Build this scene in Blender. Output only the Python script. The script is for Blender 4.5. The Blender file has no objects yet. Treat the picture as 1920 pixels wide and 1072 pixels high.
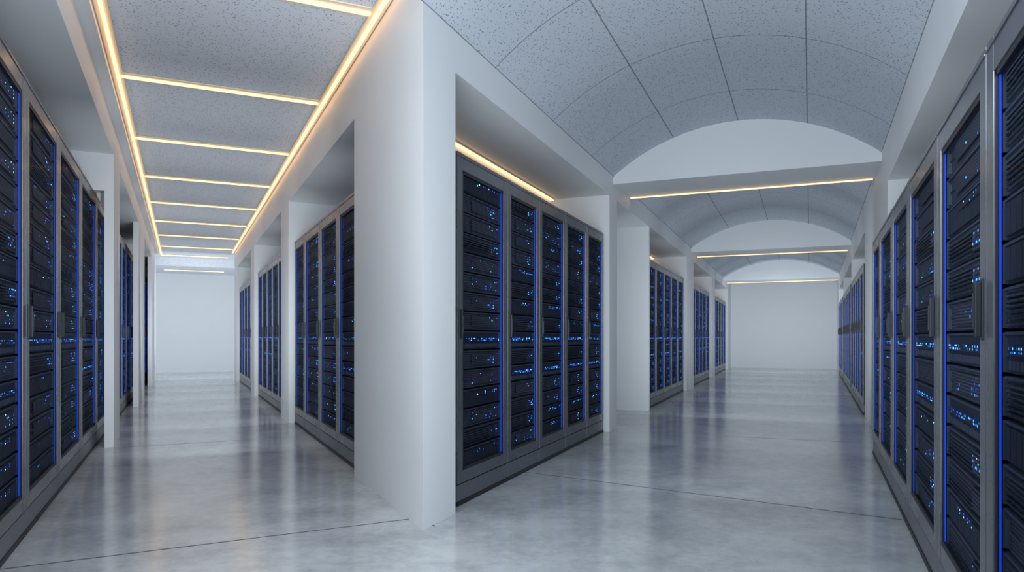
import bpy, bmesh, math, random
from mathutils import Vector, Matrix
random.seed(7)
scene = bpy.context.scene
col = scene.collection
R = math.radians

# ------------------------------------------------------------------ materials
def new_mat(name):
    m = bpy.data.materials.new(name); m.use_nodes = True
    nt = m.node_tree; b = nt.nodes['Principled BSDF']
    return m, nt, b
def simple(name, c, rough=.5, metal=0., spec=.5):
    m, nt, b = new_mat(name)
    b.inputs['Base Color'].default_value = (*c, 1)
    b.inputs['Roughness'].default_value = rough
    b.inputs['Metallic'].default_value = metal
    b.inputs['Specular IOR Level'].default_value = spec
    return m
def noisy(name, c1, c2, scale, r1, r2, bump=0., metal=0., detail=6, spec=.5):
    m, nt, b = new_mat(name); N = nt.nodes; L = nt.links
    tc = N.new('ShaderNodeTexCoord'); n = N.new('ShaderNodeTexNoise')
    n.inputs['Scale'].default_value = scale; n.inputs['Detail'].default_value = detail
    L.new(tc.outputs['Object'], n.inputs['Vector'])
    cr = N.new('ShaderNodeMapRange'); cr.inputs['From Min'].default_value = .3; cr.inputs['From Max'].default_value = .7
    L.new(n.outputs['Fac'], cr.inputs['Value'])
    mx = N.new('ShaderNodeMix'); mx.data_type = 'RGBA'
    mx.inputs['A'].default_value = (*c1, 1); mx.inputs['B'].default_value = (*c2, 1)
    L.new(cr.outputs['Result'], mx.inputs['Factor']); L.new(mx.outputs['Result'], b.inputs['Base Color'])
    mr = N.new('ShaderNodeMapRange'); mr.inputs['From Min'].default_value = .3; mr.inputs['From Max'].default_value = .7
    mr.inputs['To Min'].default_value = r1; mr.inputs['To Max'].default_value = r2
    L.new(n.outputs['Fac'], mr.inputs['Value']); L.new(mr.outputs['Result'], b.inputs['Roughness'])
    b.inputs['Metallic'].default_value = metal; b.inputs['Specular IOR Level'].default_value = spec
    return m
def emit(name, c, s, sampling=True):
    m, nt, b = new_mat(name)
    b.inputs['Base Color'].default_value = (*c, 1)
    b.inputs['Emission Color'].default_value = (*c, 1)
    b.inputs['Emission Strength'].default_value = s
    if not sampling:
        try: m.cycles.emission_sampling = 'NONE'
        except Exception: pass
    return m

M_wall = noisy('painted_plaster', (.745, .775, .80), (.765, .795, .82), 1.3, .45, .55, .0, spec=.35)
M_metal = noisy('dark_steel', (.125, .137, .162), (.16, .173, .20), 3., .24, .32, metal=.65)
M_plinth = noisy('plinth_steel', (.13, .142, .168), (.16, .173, .20), 3., .32, .4, metal=.5)
M_black = simple('black_rubber', (.006, .008, .012), .5)
M_body = simple('cabinet_black', (.010, .012, .018), .6, .0, .25)
M_handle = simple('handle_black', (.02, .024, .032), .35, .4)
M_ear = simple('rack_ear_metal', (.085, .095, .12), .45, .4)
M_house = simple('cream_housing', (.88, .79, .60), .5)
M_warm = emit('warm_led', (1., .57, .25), 2.5)
M_blueled = emit('blue_led', (.03, .28, 1.), 6.0, False)
M_dimled = emit('dim_blue_led', (.012, .12, .9), 2.2, False)
M_cyanled = emit('pale_blue_led', (.20, .60, 1.), 6., False)
M_bluetube = emit('blue_tube', (.006, .06, .6), .8)
M_joint = simple('joint_filler', (.05, .055, .065), .9, .0, .1)

def unit_mat(name, base, hole, sx, sz):
    m, nt, b = new_mat(name); N = nt.nodes; L = nt.links
    tc = N.new('ShaderNodeTexCoord'); mp = N.new('ShaderNodeMapping')
    mp.inputs['Rotation'].default_value = (R(90), 0, 0)
    L.new(tc.outputs['Object'], mp.inputs['Vector'])
    br = N.new('ShaderNodeTexBrick'); br.inputs['Scale'].default_value = 1.
    br.inputs['Brick Width'].default_value = sx; br.inputs['Row Height'].default_value = sz
    br.inputs['Mortar Size'].default_value = sz * .24
    br.inputs['Color1'].default_value = (*hole, 1); br.inputs['Color2'].default_value = (*[h*1.6 for h in hole], 1)
    br.inputs['Mortar'].default_value = (*base, 1)
    L.new(mp.outputs['Vector'], br.inputs['Vector'])
    L.new(br.outputs['Color'], b.inputs['Base Color'])
    b.inputs['Roughness'].default_value = .6; b.inputs['Metallic'].default_value = 0.; b.inputs['Specular IOR Level'].default_value = .2
    return m
M_perf = unit_mat('perforated_panel', (.085, .090, .105), (.006, .008, .013), .018, .012)
M_louv = unit_mat('louvred_panel', (.070, .075, .090), (.009, .012, .018), .07, .014)
M_bay = simple('drive_bay_panel', (.028, .032, .042), .55, .0, .25)

# glass
M_glass, nt, b = new_mat('tinted_glass')
N = nt.nodes; L = nt.links; out = N['Material Output']; N.remove(b)
tr = N.new('ShaderNodeBsdfTransparent'); tr.inputs['Color'].default_value = (.68, .73, .82, 1)
gl = N.new('ShaderNodeBsdfGlossy'); gl.inputs['Roughness'].default_value = .12; gl.inputs['Color'].default_value = (.5, .6, .8, 1)
fr = N.new('ShaderNodeLayerWeight'); fr.inputs['Blend'].default_value = .10
sc_ = N.new('ShaderNodeMath'); sc_.operation = 'MULTIPLY'; sc_.inputs[1].default_value = .10; L.new(fr.outputs['Fresnel'], sc_.inputs[0])
ms = N.new('ShaderNodeMixShader'); L.new(sc_.outputs[0], ms.inputs[0]); L.new(tr.outputs[0], ms.inputs[1]); L.new(gl.outputs[0], ms.inputs[2])
L.new(ms.outputs[0], out.inputs['Surface'])

# concrete floor
M_floor, nt, b = new_mat('polished_concrete'); N = nt.nodes; L = nt.links
tc = N.new('ShaderNodeTexCoord')
n1 = N.new('ShaderNodeTexNoise'); n1.inputs['Scale'].default_value = 1.9; n1.inputs['Detail'].default_value = 10; n1.inputs['Roughness'].default_value = .6
n2 = N.new('ShaderNodeTexNoise'); n2.inputs['Scale'].default_value = 14.; n2.inputs['Detail'].default_value = 8; n2.inputs['Roughness'].default_value = .75
vo = N.new('ShaderNodeTexVoronoi'); vo.inputs['Scale'].default_value = 26.
for n in (n1, n2, vo): L.new(tc.outputs['Object'], n.inputs['Vector'])
ad = N.new('ShaderNodeMath'); ad.operation = 'MULTIPLY_ADD'; ad.inputs[1].default_value = .62
L.new(n1.outputs['Fac'], ad.inputs[0])
m2 = N.new('ShaderNodeMath'); m2.operation = 'MULTIPLY'; m2.inputs[1].default_value = .38; L.new(n2.outputs['Fac'], m2.inputs[0])
L.new(m2.outputs[0], ad.inputs[2])
cr = N.new('ShaderNodeValToRGB'); cr.color_ramp.elements[0].position = .38; cr.color_ramp.elements[0].color = (.345, .37, .39, 1)
cr.color_ramp.elements[1].position = .60; cr.color_ramp.elements[1].color = (.55, .575, .59, 1)
L.new(ad.outputs[0], cr.inputs[0])
pit = N.new('ShaderNodeMapRange'); pit.inputs['From Min'].default_value = .03; pit.inputs['From Max'].default_value = .09
pit.inputs['To Min'].default_value = .55; pit.inputs['To Max'].default_value = 1.; L.new(vo.outputs['Distance'], pit.inputs['Value'])
mul = N.new('ShaderNodeMix'); mul.data_type = 'RGBA'; mul.blend_type = 'MULTIPLY'; mul.inputs['Factor'].default_value = 1
L.new(cr.outputs[0], mul.inputs['A']); L.new(pit.outputs['Result'], mul.inputs['B'])
L.new(mul.outputs['Result'], b.inputs['Base Color'])
rr = N.new('ShaderNodeMapRange'); rr.inputs['From Min'].default_value = .35; rr.inputs['From Max'].default_value = .65
rr.inputs['To Min'].default_value = .14; rr.inputs['To Max'].default_value = .17; L.new(ad.outputs[0], rr.inputs['Value']); L.new(rr.outputs['Result'], b.inputs['Roughness'])
b.inputs['Specular IOR Level'].default_value = 1.

# acoustic tile (joint lines drawn from UV: u = fraction across, v = metres along)
def tile_mat(name, base, lines):
    m, nt, b = new_mat(name); N = nt.nodes; L = nt.links
    tc = N.new('ShaderNodeTexCoord')
    vo = N.new('ShaderNodeTexVoronoi'); vo.inputs['Scale'].default_value = 56.; vo.inputs['Randomness'].default_value = 1
    ns = N.new('ShaderNodeTexNoise'); ns.inputs['Scale'].default_value = 45.
    L.new(tc.outputs['Object'], vo.inputs['Vector']); L.new(tc.outputs['Object'], ns.inputs['Vector'])
    th = N.new('ShaderNodeMapRange'); th.inputs['From Min'].default_value = .2; th.inputs['From Max'].default_value = .36
    th.inputs['To Min'].default_value = .38; th.inputs['To Max'].default_value = 1.; L.new(vo.outputs['Distance'], th.inputs['Value'])
    gt = N.new('ShaderNodeMath'); gt.operation = 'GREATER_THAN'; gt.inputs[1].default_value = .52; L.new(ns.outputs['Fac'], gt.inputs[0])
    mxv = N.new('ShaderNodeMath'); mxv.operation = 'MAXIMUM'; L.new(th.outputs['Result'], mxv.inputs[0]); L.new(gt.outputs[0], mxv.inputs[1])
    fac = mxv.outputs[0]
    if lines:
        sp = N.new('ShaderNodeSeparateXYZ'); L.new(tc.outputs['UV'], sp.inputs[0])
        def line(sock, mult, add, half):
            a = N.new('ShaderNodeMath'); a.operation = 'MULTIPLY_ADD'; a.inputs[1].default_value = mult; a.inputs[2].default_value = add; L.new(sock, a.inputs[0])
            f = N.new('ShaderNodeMath'); f.operation = 'FRACT'; L.new(a.outputs[0], f.inputs[0])
            s = N.new('ShaderNodeMath'); s.operation = 'SUBTRACT'; s.inputs[1].default_value = .5; L.new(f.outputs[0], s.inputs[0])
            ab = N.new('ShaderNodeMath'); ab.operation = 'ABSOLUTE'; L.new(s.outputs[0], ab.inputs[0])
            g = N.new('ShaderNodeMath'); g.operation = 'GREATER_THAN'; g.inputs[1].default_value = half; L.new(ab.outputs[0], g.inputs[0])
            q = N.new('ShaderNodeMath'); q.operation = 'MULTIPLY_ADD'; q.inputs[1].default_value = -.55; q.inputs[2].default_value = 1; L.new(g.outputs[0], q.inputs[0])
            return q.outputs[0]
        for k in (line(sp.outputs['X'], 4., 0., .4925), line(sp.outputs['Y'], 1/1.3, 5+.25/1.3, .4960)):
            mm = N.new('ShaderNodeMath'); mm.operation = 'MULTIPLY'; L.new(fac, mm.inputs[0]); L.new(k, mm.inputs[1]); fac = mm.outputs[0]
    mx = N.new('ShaderNodeMix'); mx.data_type = 'RGBA'
    mx.inputs['A'].default_value = (0, 0, 0, 1); mx.inputs['B'].default_value = (*base, 1)
    L.new(fac, mx.inputs['Factor']); L.new(mx.outputs['Result'], b.inputs['Base Color'])
    b.inputs['Roughness'].default_value = 1.; b.inputs['Specular IOR Level'].default_value = .05
    return m
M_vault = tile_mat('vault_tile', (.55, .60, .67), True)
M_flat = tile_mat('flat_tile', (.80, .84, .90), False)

# ------------------------------------------------------------------ helpers
class MB:
    def __init__(s): s.bm = bmesh.new()
    def box(s, x0, x1, y0, y1, z0, z1, mi=0, bev=0):
        v = [s.bm.verts.new(p) for p in ((x0,y0,z0),(x1,y0,z0),(x1,y1,z0),(x0,y1,z0),(x0,y0,z1),(x1,y0,z1),(x1,y1,z1),(x0,y1,z1))]
        fs = []
        for q in ((0,3,2,1),(4,5,6,7),(0,1,5,4),(1,2,6,5),(2,3,7,6),(3,0,4,7)):
            f = s.bm.faces.new([v[i] for i in q]); f.material_index = mi; fs.append(f)
        if bev:
            es = list({e for f in fs for e in f.edges})
            bmesh.ops.bevel(s.bm, geom=es, offset=bev, segments=2, affect='EDGES', profile=.6)
        return s
    def prism(s, pts, z0, z1):
        n = len(pts)
        a = [s.bm.verts.new((p[0], p[1], z0)) for p in pts]; b = [s.bm.verts.new((p[0], p[1], z1)) for p in pts]
        s.bm.faces.new(a); s.bm.faces.new(b)
        for i in range(n): s.bm.faces.new((a[i], a[(i+1)%n], b[(i+1)%n], b[i]))
        return s
    def quad(s, x0, x1, y, z0, z1, mi=0):
        v = [s.bm.verts.new(p) for p in ((x0,y,z0),(x1,y,z0),(x1,y,z1),(x0,y,z1))]
        f = s.bm.faces.new(v); f.material_index = mi
    def mesh(s, name, mats, recalc=True):
        if recalc: bmesh.ops.recalc_face_normals(s.bm, faces=s.bm.faces[:])
        me = bpy.data.meshes.new(name); s.bm.to_mesh(me); s.bm.free()
        for m in (mats if isinstance(mats, (list, tuple)) else [mats]): me.materials.append(m)
        return me
def link(name, me, parent=None):
    o = bpy.data.objects.new(name, me); col.objects.link(o)
    if parent: o.parent = parent
    return o
def struct(name, me):
    o = link(name, me); o['kind'] = 'structure'; return o
def tag(o, label, cat, group=None):
    o['label'] = label; o['category'] = cat
    if group: o['group'] = group

# ------------------------------------------------------------------ plan
H = 1.1; F = 1305.
class Wall:                       # u along the aisle, w into the wall
    def __init__(s, o, ang, side):
        s.o = Vector(o); s.d = Vector((math.sin(R(ang)), math.cos(R(ang))))
        s.n = Vector((-s.d.y, s.d.x)) if side == 'L' else Vector((s.d.y, -s.d.x)); s.side = side
    def p(s, u, w): return s.o + s.d*u + s.n*w
    def poly(s, pts): return [s.p(*q) for q in pts]
    def rect(s, u0, u1, w0, w1): return s.poly([(u0,w0),(u1,w0),(u1,w1),(u0,w1)])
C = (-.507, 3.965)
W1R = Wall(C, -25.4, 'R'); W2L = Wall(C, 21.65, 'L')
W1L = Wall((-3.989, 6.968), -25.4, 'L'); W2R = Wall((4.10, 7.83), 23.7, 'R')
TOP = 3.58
N2R = [(-7.30, -1.38), (2.15, 5.95), (6.4, 10.5), (10.95, 15.0)]
m = MB(); m.prism(W2L.poly([(0,0),(.416,0),(.416,.40),(.70,.70),(1.741,.70),(1.741,.770),(1.1925,1.281)]), 0, TOP)
struct('wall_corner', m.mesh('wall_corner', M_wall))
m = MB(); D = .70; zs = 2.755
m.prism(W2L.poly([(.416,0),(23.2,0),(23.2,.8),(.80,.8),(.416,.40)]), zs, TOP)
m.prism(W2L.rect(1.72, 23.2, D, .8), 0, zs)
for a, b in ((4.45,4.835),(6.92,7.0),(11.1,12.2),(16.1,17.0),(21.4,23.2)): m.prism(W2L.rect(a, b, 0, D), 0, zs)
struct('wall_center_right', m.mesh('wcr', M_wall))
m = MB(); zs1 = 2.84
m.prism(W1R.rect(1.75, 15.55, 0, .8), zs1, TOP); m.prism(W1R.rect(1.76, 15.55, D, .8), 0, zs1)
for a, b in ((5.51,6.25),(10.15,10.9),(14.8,15.55)): m.prism(W1R.rect(a, b, 0, D), 0, zs1)
struct('wall_center_left', m.mesh('wcl', M_wall))
# left wall: thin pier faces, the racks slide in behind their edges
m = MB(); zl = 2.93
m.prism(W1L.rect(-7.2, 12.7, 0, .95), zl, TOP); m.prism(W1L.rect(-7.2, 12.7, .85, .95), 0, zl); m.prism(W1L.rect(-7.2, 12.7, -.085, 0), 3.24, TOP)
for a, b in ((0, .735), (4.54, 6.5), (9.8, 12.4)): m.prism(W1L.rect(a, b, 0, .08), 0, zl)
for a, b in ((1.10, 1.5), (7.65, 8.15)): m.prism(W1L.rect(a, b, .25, .85), 0, zl)
for a, b in ((-7.2, -5.62), (12.4, 12.7)): m.prism(W1L.rect(a, b, 0, .85), 0, zl)
m.prism(W1L.rect(0, .12, .08, .85), 2.56, zl)      # closes the recess above the front row
struct('wall_left', m.mesh('wall_left', M_wall))
m = MB(); cur = -8.0
for a, b in N2R: m.prism(W2R.rect(cur, a, 0, .65), 0, 2.58); cur = b
m.prism(W2R.rect(cur, 19, 0, .65), 0, 2.58)
m.prism(W2R.rect(-8, 19, 0, .75), 2.58, TOP); m.prism(W2R.rect(-8, 19, .65, .75), 0, 2.58)
struct('wall_right', m.mesh('wall_right', M_wall))
m = MB(); m.prism(W1R.rect(20.3, 20.5, -6, 4), 0, TOP); m.prism(W1R.rect(15.5, 20.5, 3.9, 4.1), 0, TOP); m.prism(W1R.rect(16.9, 20.5, -6.1, -5.9), 0, TOP)
m.prism(W1R.rect(15.35, 15.55, .8, 4.1), 0, TOP); m.prism(W1R.rect(16.8, 16.9, -6.1, -2.7), 0, TOP)
struct('wall_end_left', m.mesh('wel', M_wall))
m = MB(); m.prism(W2L.rect(22.9, 23.1, -5, .8), 0, TOP)
struct('wall_end_right', m.mesh('wer', M_wall))
m = MB()
for r in ((-4.6,4.6,-4.1,-4.0),(-4.6,-4.5,-4,.4),(4.5,4.6,-4,.4),(-4.5,-.9,.32,.42),(.72,4.5,.32,.42)):
    m.box(r[0], r[1], r[2], r[3], 0, TOP)
struct('wall_back', m.mesh('wb', M_wall))
m = MB(); m.box(-16, 16, -4.2, 28, -.12, 0); struct('floor', m.mesh('floor', M_floor))
m = MB(); m.box(-4.6, 4.6, -4.1, 3.0, TOP-.02, TOP+.05); struct('ceiling', m.mesh('ceiling', M_wall))
CZ = 3.30; CZE = 3.08
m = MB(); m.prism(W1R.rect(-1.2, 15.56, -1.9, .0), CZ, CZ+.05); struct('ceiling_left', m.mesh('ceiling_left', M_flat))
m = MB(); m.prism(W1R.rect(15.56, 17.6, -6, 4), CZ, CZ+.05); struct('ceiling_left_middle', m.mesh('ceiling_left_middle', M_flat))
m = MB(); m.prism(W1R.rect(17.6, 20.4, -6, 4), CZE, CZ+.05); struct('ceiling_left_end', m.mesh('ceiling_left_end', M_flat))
dm = Vector((math.sin(R(22.7)), math.cos(R(22.7))))
def right_pt(u):
    pl = W2L.p(u, 0); v = (pl.dot(dm) - W2R.o.dot(dm)) / W2R.d.dot(dm)
    return W2R.p(v, 0)
SP = 3.01; RISE = .50
bm = bmesh.new(); uvl = bm.loops.layers.uv.new('UVMap'); rows = []
us = [-.9 + i*.5 for i in range(49)]; NA = 32
for u in us:
    a = W2L.p(u, 0); b_ = right_pt(u); c = (b_-a).length; Rr = (c*c/4+RISE**2)/(2*RISE); row = []
    for i in range(NA+1):
        f = i/NA; q = a.lerp(b_, f); x = f*c-c/2
        row.append((bm.verts.new((q.x, q.y, SP + math.sqrt(Rr*Rr-x*x)-(Rr-RISE))), f, u))
    rows.append(row)
for j in range(len(us)-1):
    for i in range(NA):
        q = (rows[j][i], rows[j+1][i], rows[j+1][i+1], rows[j][i+1])
        f = bm.faces.new([t[0] for t in q]); f.smooth = True
        for lp, t in zip(f.loops, q): lp[uvl].uv = (t[1], t[2])
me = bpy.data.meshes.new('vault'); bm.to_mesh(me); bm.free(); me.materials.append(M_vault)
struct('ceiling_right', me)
BZ = 2.92
for k, (a, b_) in enumerate(((4.65, 5.5), (11.8, 12.65), (19.9, 20.8))):
    m = MB(); m.prism([W2L.p(a, .0), W2L.p(b_, .0), right_pt(b_), right_pt(a)], BZ, 3.56)
    struct('trim_%d' % (k+1), m.mesh('beam', M_wall))
def strip(name, p, q, wd=.010):
    p = Vector(p); q = Vector(q); d = (q-p).normalized(); n = Vector((-d.y, d.x))*wd/2
    m = MB(); m.prism([p+n, q+n, q-n, p-n], .0001, .0006); struct(name, m.mesh(name, M_joint))
strip('trim_4', (.215, 5.607), (2.75, 3.93)); strip('trim_5', (-2.6, 3.21), (-.553, 4.247))
strip('trim_6', (2.35, 7.75), (3.95, 7.15), .007); strip('trim_7', (-3.9, 6.95), (-2.75, 7.5), .007)
strip('trim_8', (.215, 5.607), (-.12, 5.81)); strip('trim_9', (-.553, 4.247), (-.45, 4.05))

# ------------------------------------------------------------------ lights built as fixtures
ords = ['nearest', 'second', 'third', 'fourth', 'fifth', 'sixth', 'seventh', 'eighth', 'ninth', 'tenth']
def fixture(name, W, u0, u1, w0, w1, z0, z1, label, cat, group=None, mat=M_warm, cap=.012, capw=None):
    capw = cap if capw is None else capw
    c = (W.p((u0+u1)/2, (w0+w1)/2)); root = bpy.data.objects.new(name, None); col.objects.link(root)
    root.location = (c.x, c.y, z0); tag(root, label, cat, group)
    inv = lambda p: (p.x-c.x, p.y-c.y)
    m = MB(); m.prism([inv(p) for p in W.rect(u0, u1, w0, w1)], 0, (z1-z0)*.55); link('diffuser', m.mesh('diffuser', mat), root)
    m = MB(); m.prism([inv(p) for p in W.rect(u0-cap, u1+cap, w0-capw, w1+capw)], (z1-z0)*.55, z1-z0); link('housing', m.mesh('housing', M_house), root)
    return root
for k in range(10):
    u = .84 + 2.0*k; zc = CZ if k < 9 else CZE
    root = fixture('light_bar', W1R, u, u+.040, -1.70, -.09, zc-.026, zc-.003, 'warm light bar across the left aisle ceiling, %s from the camera' % ords[k],
            'ceiling light', 'light bars across the flat ceiling', cap=.05, capw=.0)
fixture('cove_light', W1R, -.6, 15.5, -.062, -.040, CZ-.036, CZ-.003, 'long warm light line at the ceiling edge above the white corner wall', 'cove light', cap=.030)
fixture('cove_light', W1R, -.6, 16.8, -1.732, -1.710, CZ-.036, CZ-.003, 'long warm light line at the ceiling edge along the far left wall', 'cove light', cap=.030)
for k, u in enumerate((5.465, 12.615, 20.765)):
    a = W2L.p(u, 0); b_ = right_pt(u); L_ = (b_-a).length
    Wt = Wall(a, math.degrees(math.atan2((b_-a).x, (b_-a).y)), 'L')
    fixture('light_bar', Wt, .03, L_-.03, 0, .025, BZ-.020, BZ-.001, 'slim warm light line under the white cross beam of the vaulted aisle, %s beam' % ['nearest', 'middle', 'farthest'][k],
            'ceiling light', 'light lines under the vault beams', cap=.006)
for k, (a, b_) in enumerate(((1.0,4.40),(7.05,11.05),(12.25,16.05),(17.05,21.35))):
    fixture('cove_light', W2L, a, b_, .665, .69, zs-.030, zs-.002, 'warm light strip inside the top of the %s rack recess beside the vaulted aisle' % ['nearest','second','third','farthest'][k],
            'cove light', 'light strips in the rack recesses', cap=.003)

# ------------------------------------------------------------------ server racks
DEP = .45; YO = -.054          # unit fronts sit close behind the door glass
def led_mesh(name, hw, h, kind, rnd, pm):
    # one small display plate, a connected grid whose lit cells are the lamps
    if kind == 3:   nx, nz, x0, x1, z0, z1, p = 30, 2, -hw*.80, hw*.88, h*.46, h*.64, .45
    elif kind == 1: nx, nz, x0, x1, z0, z1, p = 12, 2, -hw*.3, hw*.86, h*.60, h*.80, .34
    elif kind == 2: nx, nz, x0, x1, z0, z1, p = 7, 3, hw*.45, hw*.85, h*.30, h*.70, .36
    else: nx, nz, x0, x1, z0, z1, p = 20, 4, -hw*.5, hw*.84, h*.20, h*.80, .12
    if kind != 3: p *= rnd.choice([.3, .7, 1.1, 1.5])
    m = MB(); y = .0765+YO if kind == 0 else .071+YO; xs = []; zz = []; cw = (x1-x0)/nx; ch = (z1-z0)/nz
    for i in range(nx):
        lw = min(rnd.choice([.005, .007, .011]), cw*.7); c = x0+(i+.5)*cw; xs += [c-lw/2, c+lw/2]
    for i in range(nz):
        lh = min(rnd.choice([.005, .008]), ch*.6); c = z0+(i+.5)*ch; zz += [c-lh/2, c+lh/2]
    xs = [x0]+xs+[x1]; zz = [z0]+zz+[z1]
    V = [[m.bm.verts.new((x, y, z)) for x in xs] for z in zz]
    for j in range(len(zz)-1):
        for i in range(len(xs)-1):
            f = m.bm.faces.new((V[j][i], V[j][i+1], V[j+1][i+1], V[j+1][i])); mi = 0
            pp = p*(2.0 if kind == 0 and i > nx*1.2 else (.3 if kind == 0 else 1))
            if i % 2 == 1 and j % 2 == 1 and rnd.random() < pp: mi = rnd.choice([1, 1, 1, 3, 3, 3, 3, 2])
            f.material_index = mi
    return m.mesh(name, [pm, M_blueled, M_cyanled, M_dimled], recalc=False)
def unit_mesh(hw, h, kind):
    m = MB(); g = .005
    def B(x0, x1, y0, y1, z0, z1, mi): m.box(x0, x1, y0+YO, y1+YO, z0, z1, mi)
    B(-hw, hw, .085, .26, g, h-g, 0)
    for s in (-1, 1): B(min(s*hw, s*(hw-.018)), max(s*hw, s*(hw-.018)), .074, .09, g+.002, h-g-.002, 1)
    B(-hw+.018, hw-.018, .077, .087, h-g-.008, h-g, 1)
    if kind == 1:
        n = 12; bw = hw*1.84/n
        for i in range(n): B(-hw*.92+i*bw+.003, -hw*.92+(i+1)*bw-.003, .075, .087, g+.008, h-g-.016, 0)
    elif kind == 2:
        for i in range(6): z = g + .010 + i*(h-.036)/6; B(-hw*.9, hw*.40, .075, .087, z, z+(h-.036)/6*.5, 0)
        B(hw*.43, hw*.88, .073, .087, g+.014, h-g-.022, 0)
    elif kind == 3:
        B(-hw+.022, hw-.022, .077, .087, h*.46-.003, h*.46+.001, 1)
        for i in range(16): x = -hw*.85+i*hw*1.7/16; B(x, x+hw*1.7/16*.7, .078, .087, h*.12, h*.32, 1)
    else:
        B(-hw+.022, hw-.022, .079, .087, h*.5-.003, h*.5+.001, 1)
        B(-hw*.9, -hw*.86, .074, .087, g+.01, h-.03, 1); B(hw*.86, hw*.9, .074, .087, g+.01, h-.03, 1)
    return m.mesh('server_unit', [{0: M_perf, 1: M_bay, 2: M_louv, 3: M_bay}[kind], M_ear])
class RackKind:
    def __init__(s, W, Ht, hside, seed):
        rnd = random.Random(seed); s.W, s.H = W, Ht; w = W/2-.003; T = .016
        m = MB(); m.box(-w, w, .43, DEP, .03, Ht-.01)
        for q in (-1, 1): m.box(min(q*w, q*(w-.02)), max(q*w, q*(w-.02)), T, DEP, .03, Ht-.01)
        m.box(-w, w, T, DEP, Ht-.03, Ht); m.box(-w, w, T, DEP, .10, .12)
        s.body = m.mesh('cabinet', M_body)
        m = MB(); m.box(-w, w, .004, .10, .028, .135, bev=.003); s.plinth = m.mesh('plinth', M_plinth)
        m = MB(); m.box(-w+.002, w-.002, .0, DEP-.02, 0, .029); s.foot = m.mesh('base', M_black)
        st = .076*min(W, 1.)/.85; zb, zt = .142, Ht
        m = MB()
        m.box(-w, -w+st, 0, T, zb, zt, bev=.003); m.box(w-st, w, 0, T, zb, zt, bev=.003)
        m.box(-w+st-.004, w-st+.004, .001, T-.001, zt-.11, zt-.001, bev=.003); m.box(-w+st-.004, w-st+.004, .001, T-.001, zb+.001, zb+.08, bev=.003)
        m.box(-w+.006, w-.006, -.004, .01, zt-.028, zt-.02, bev=.002)
        s.door = m.mesh('door', M_metal)
        iw = w-st; z0, z1 = zb+.08, zt-.11
        m = MB(); t = .020
        m.box(-iw, -iw+t, .005, T+.001, z0, z1); m.box(iw-t, iw, .005, T+.001, z0, z1); m.box(-iw, iw, .005, T+.001, z1-t, z1); m.box(-iw, iw, .005, T+.001, z0, z0+t)
        s.gasket = m.mesh('gasket', M_black)
        m = MB(); m.quad(-iw+t*.5, iw-t*.5, .009, z0+t*.5, z1-t*.5); s.glass = m.mesh('glass_pane', M_glass, recalc=False)
        hx = hside*(w-st*.45)
        m = MB(); m.box(hx-.012, hx+.012, -.006, .004, 1.09, 1.285, bev=.003)
        m.box(hx-.009, hx+.009, -.024, -.004, 1.10, 1.275, bev=.004); m.box(hx-.005, hx+.005, -.029, -.022, 1.13, 1.24, bev=.002)
        s.handle = m.mesh('handle', M_handle)
        m = MB(); e = iw-t; q = -hside
        m.box(min(q*e, q*(e-.005)), max(q*e, q*(e-.005)), .0115, .0165, z0+t, z1-t); s.tube = m.mesh('light_tube', M_bluetube)
        s.n = round((z1-z0)/.130); s.h = (z1-z0)/s.n; s.z0 = z0; hw = iw-.012
        s.units = [unit_mesh(hw, s.h, k) for k in range(4)]
        s.leds = [[led_mesh('indicator_lights', hw, s.h, k, rnd, [M_perf, M_bay, M_louv, M_bay][k]) for _ in range(8)] for k in range(4)]
    def make(s, loc, rz, sx, sz, label, group):
        root = bpy.data.objects.new('server_rack', None); col.objects.link(root)
        root.location = loc; root.rotation_euler = (0, 0, rz); root.scale = (sx, 1, sz); tag(root, label, 'server rack', group)
        link('cabinet', s.body, root); link('plinth', s.plinth, root); link('base', s.foot, root)
        d = link('door', s.door, root)
        link('gasket', s.gasket, d); link('glass_pane', s.glass, d); link('handle', s.handle, d)
        link('light_tube', s.tube, root)
        for i in range(s.n):
            z = s.z0 + i*s.h; zc = z + s.h/2
            if abs(zc-1.08) < s.h/2 or (abs(zc-.80) < s.h/2 and random.random() < .6): k = 3
            else: k = random.choice([0, 0, 1, 2, 2, 0])
            u = link('server_unit', s.units[k], root); u.location = (0, 0, z)
            link('indicator_lights', random.choice(s.leds[k]), u)
        return root
K2L = RackKind(.77, 2.31, -1, 1); K1R = RackKind(.95, 2.32, 1, 2); K1L = RackKind(1.15, 2.55, -1, 3); K2R = RackKind(1.0, 2.0, 1, 4); K1S = RackKind(1.0, 2.55, -1, 5); K1T = RackKind(.77, 2.32, 1, 6)
def row(W, K, bounds, w, texts, group, sz=1.):
    X = W.d if W.side == 'L' else -W.d
    rz = math.atan2(X.y, X.x); n = len(bounds)-1
    for i in range(n):
        a, b_ = bounds[i], bounds[i+1]; p = W.p((a+b_)/2, w)
        # the label counts from the viewer: every row is listed near to far
        K.make((p.x, p.y, 0), rz, (b_-a)/K.W, sz, texts % ords[i], group)
def even(a, b_, n): return [a+(b_-a)*i/n for i in range(n+1)]
row(W2L, K2L, [.565, 1.44, 2.17, 2.93, 3.70, 4.41], .06, 'dark steel server rack just right of the white corner, %s from the corner', 'racks in the recess right of the corner')
row(W2L, K2L, even(7.08, 11.05, 5), .06, 'server rack just past the empty alcove in the vaulted aisle, %s in its row', 'racks past the empty alcove')
row(W2L, K2L, even(12.28, 16.05, 5), .06, 'server rack in left middle recess of the vaulted aisle, %s in its row', 'racks in left middle recess of vaulted aisle')
row(W2L, K2L, even(17.08, 21.3, 5), .06, 'server rack in left last recess of the vaulted aisle, %s in its row', 'racks in left last recess of vaulted aisle')
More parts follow.
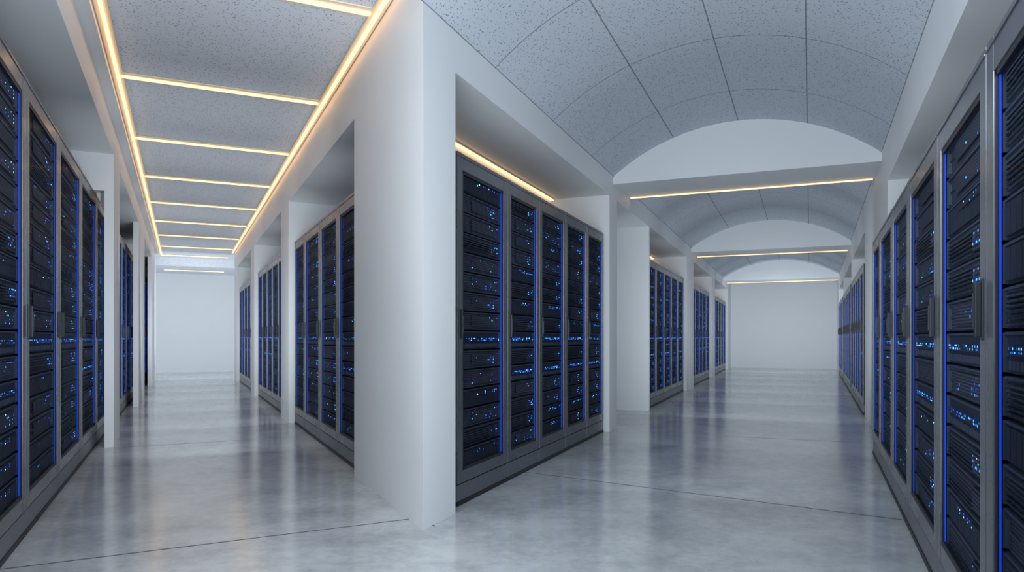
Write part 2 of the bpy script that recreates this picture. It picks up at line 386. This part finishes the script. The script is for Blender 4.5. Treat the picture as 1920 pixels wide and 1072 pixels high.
row(W1R, K1R, [1.80, 2.70, 3.62, 4.62, 5.42], .06, 'dark steel server rack just left of the white corner, %s from the corner', 'racks in the recess left of the corner')
row(W1R, K1T, even(6.32, 10.1, 5), .06, 'server rack in right middle recess of the flat-ceilinged aisle, %s in its row', 'racks in right middle recess of flat-ceilinged aisle')
row(W1R, K1T, even(10.97, 14.75, 5), .06, 'server rack in right last recess of the flat-ceilinged aisle, %s in its row', 'racks in right last recess of flat-ceilinged aisle')
row(W1L, K1L, [-4.50, -3.35, -2.20, -1.02, .23, 1.05], .165, 'tall server rack in front row at the photo\'s left edge, %s from the camera', 'tall racks at the left edge')
row(W1L, K1S, even(1.55, 7.6, 6), .165, 'server rack behind the first white pillar of left wall, %s in its row', 'racks behind first left pillar')
row(W1L, K1S, even(8.2, 12.35, 4), .165, 'server rack beyond the second white pillar of left wall, %s in its row', 'racks beyond second left pillar')
row(W2R, K2R, [-1.417+q for q in (-5.85, -4.84, -3.88, -2.83, -1.86, -.81, 0)], -.13, 'large server rack in front row at the photo\'s right edge, %s from the camera', 'racks at the right edge')
row(W2R, K2R, even(2.2, 5.9, 5), -.02, 'server rack beyond the first white pillar of right wall, %s in its row', 'racks beyond first right pillar', 1.07)
row(W2R, K2R, even(6.45, 10.45, 5), -.02, 'server rack beyond the second pillar of right wall, %s in its row', 'racks beyond second right pillar', 1.07)
row(W2R, K2R, even(11.0, 14.95, 5), -.02, 'server rack in the last recess of right wall, %s in its row', 'racks in last recess of right wall', 1.07)

# ------------------------------------------------------------------ added fill lights, not fixtures of the room
def area(name, loc, direc, sx, sy, e, c=(.86, .935, 1.)):
    l = bpy.data.lights.new(name, 'AREA'); l.shape = 'RECTANGLE'; l.size = sx; l.size_y = sy; l.energy = e; l.color = c
    o = bpy.data.objects.new(name, l); col.objects.link(o); o.location = loc
    o.rotation_euler = Vector(direc).to_track_quat('-Z', 'Y').to_euler(); return o
area('back_room_fill', (0, -2.2, 2.0), (0, 1, -.05), 4., 2.4, 110)  # added soft fill from behind the camera, no fixture there
area('entry_fill_right', (.55, 1.5, 2.4), (dm.x, dm.y, .1), 1.3, .9, 24)  # added above the frame to brighten the near vault
area('entry_fill_left', (-1.30, 1.95, 2.4), (.45, .89, -.14), .9, .6, 26)  # added above the frame to lift the corner wall's left face
for i, s in enumerate((-1.6, 2.9, 5.0, 7.1, 9.2, 11.3, 13.4)):
    p = W1R.p(s, -.93); area('left_aisle_fill', (p.x, p.y, 1.15), (W1R.d.x, W1R.d.y, .28), 1.4, 1.8, (27, 16, 14, 14, 14, 14, 14)[i])  # added panels facing away from the camera, unseen, even out the flat-ceilinged aisle
p = W1R.p(16.0, -.93); area('left_end_fill', (p.x, p.y, 1.6), (W1R.d.x, W1R.d.y, 0), 2., 2., 30)  # added, unseen from behind, brightens the end wall
p = W1R.p(18.2, -5.2); area('left_end_fill', (p.x, p.y, 1.8), (W1R.n.x, W1R.n.y, .1), 2., 2., 40)  # added side fill, hidden past the end of the left wall
p = W1R.p(18.2, 3.4); area('left_end_fill', (p.x, p.y, 1.8), (-W1R.n.x, -W1R.n.y, .1), 2., 2., 40)  # added opposite side fill, out of sight past the corner wall
for i, u in enumerate((-1.2, 1.0, 3.3, 5.9, 8.3, 10.7, 13.1, 15.5, 17.6)):
    a = W2L.p(u, 0).lerp(right_pt(u), .5); area('right_aisle_fill', (a.x, a.y, 1.15), (dm.x, dm.y, .28), 2.0, 1.8, (20, 13, 8, 18, 16, 16, 16, 16, 16)[i])  # added one-sided panels, unseen from the camera, spread light along the vault
a = W2L.p(19.2, 0).lerp(right_pt(19.2), .5); area('right_end_fill', (a.x, a.y, 1.5), (dm.x, dm.y, 0), 2.6, 2., 30)  # added unseen fill that brightens the vaulted aisle's end wall

w = bpy.data.worlds.new('world'); scene.world = w; w.use_nodes = True
w.node_tree.nodes['Background'].inputs[0].default_value = (.55, .68, .9, 1); w.node_tree.nodes['Background'].inputs[1].default_value = .4
scene.view_settings.view_transform = 'Standard'

cam = bpy.data.cameras.new('camera'); co = bpy.data.objects.new('camera', cam); col.objects.link(co)
co.location = (0, 0, H); co.rotation_euler = (R(90), 0, 0)
cam.sensor_width = 36; cam.lens = 36*F/1920; cam.shift_y = 96/1920; cam.clip_start = .05
scene.camera = co
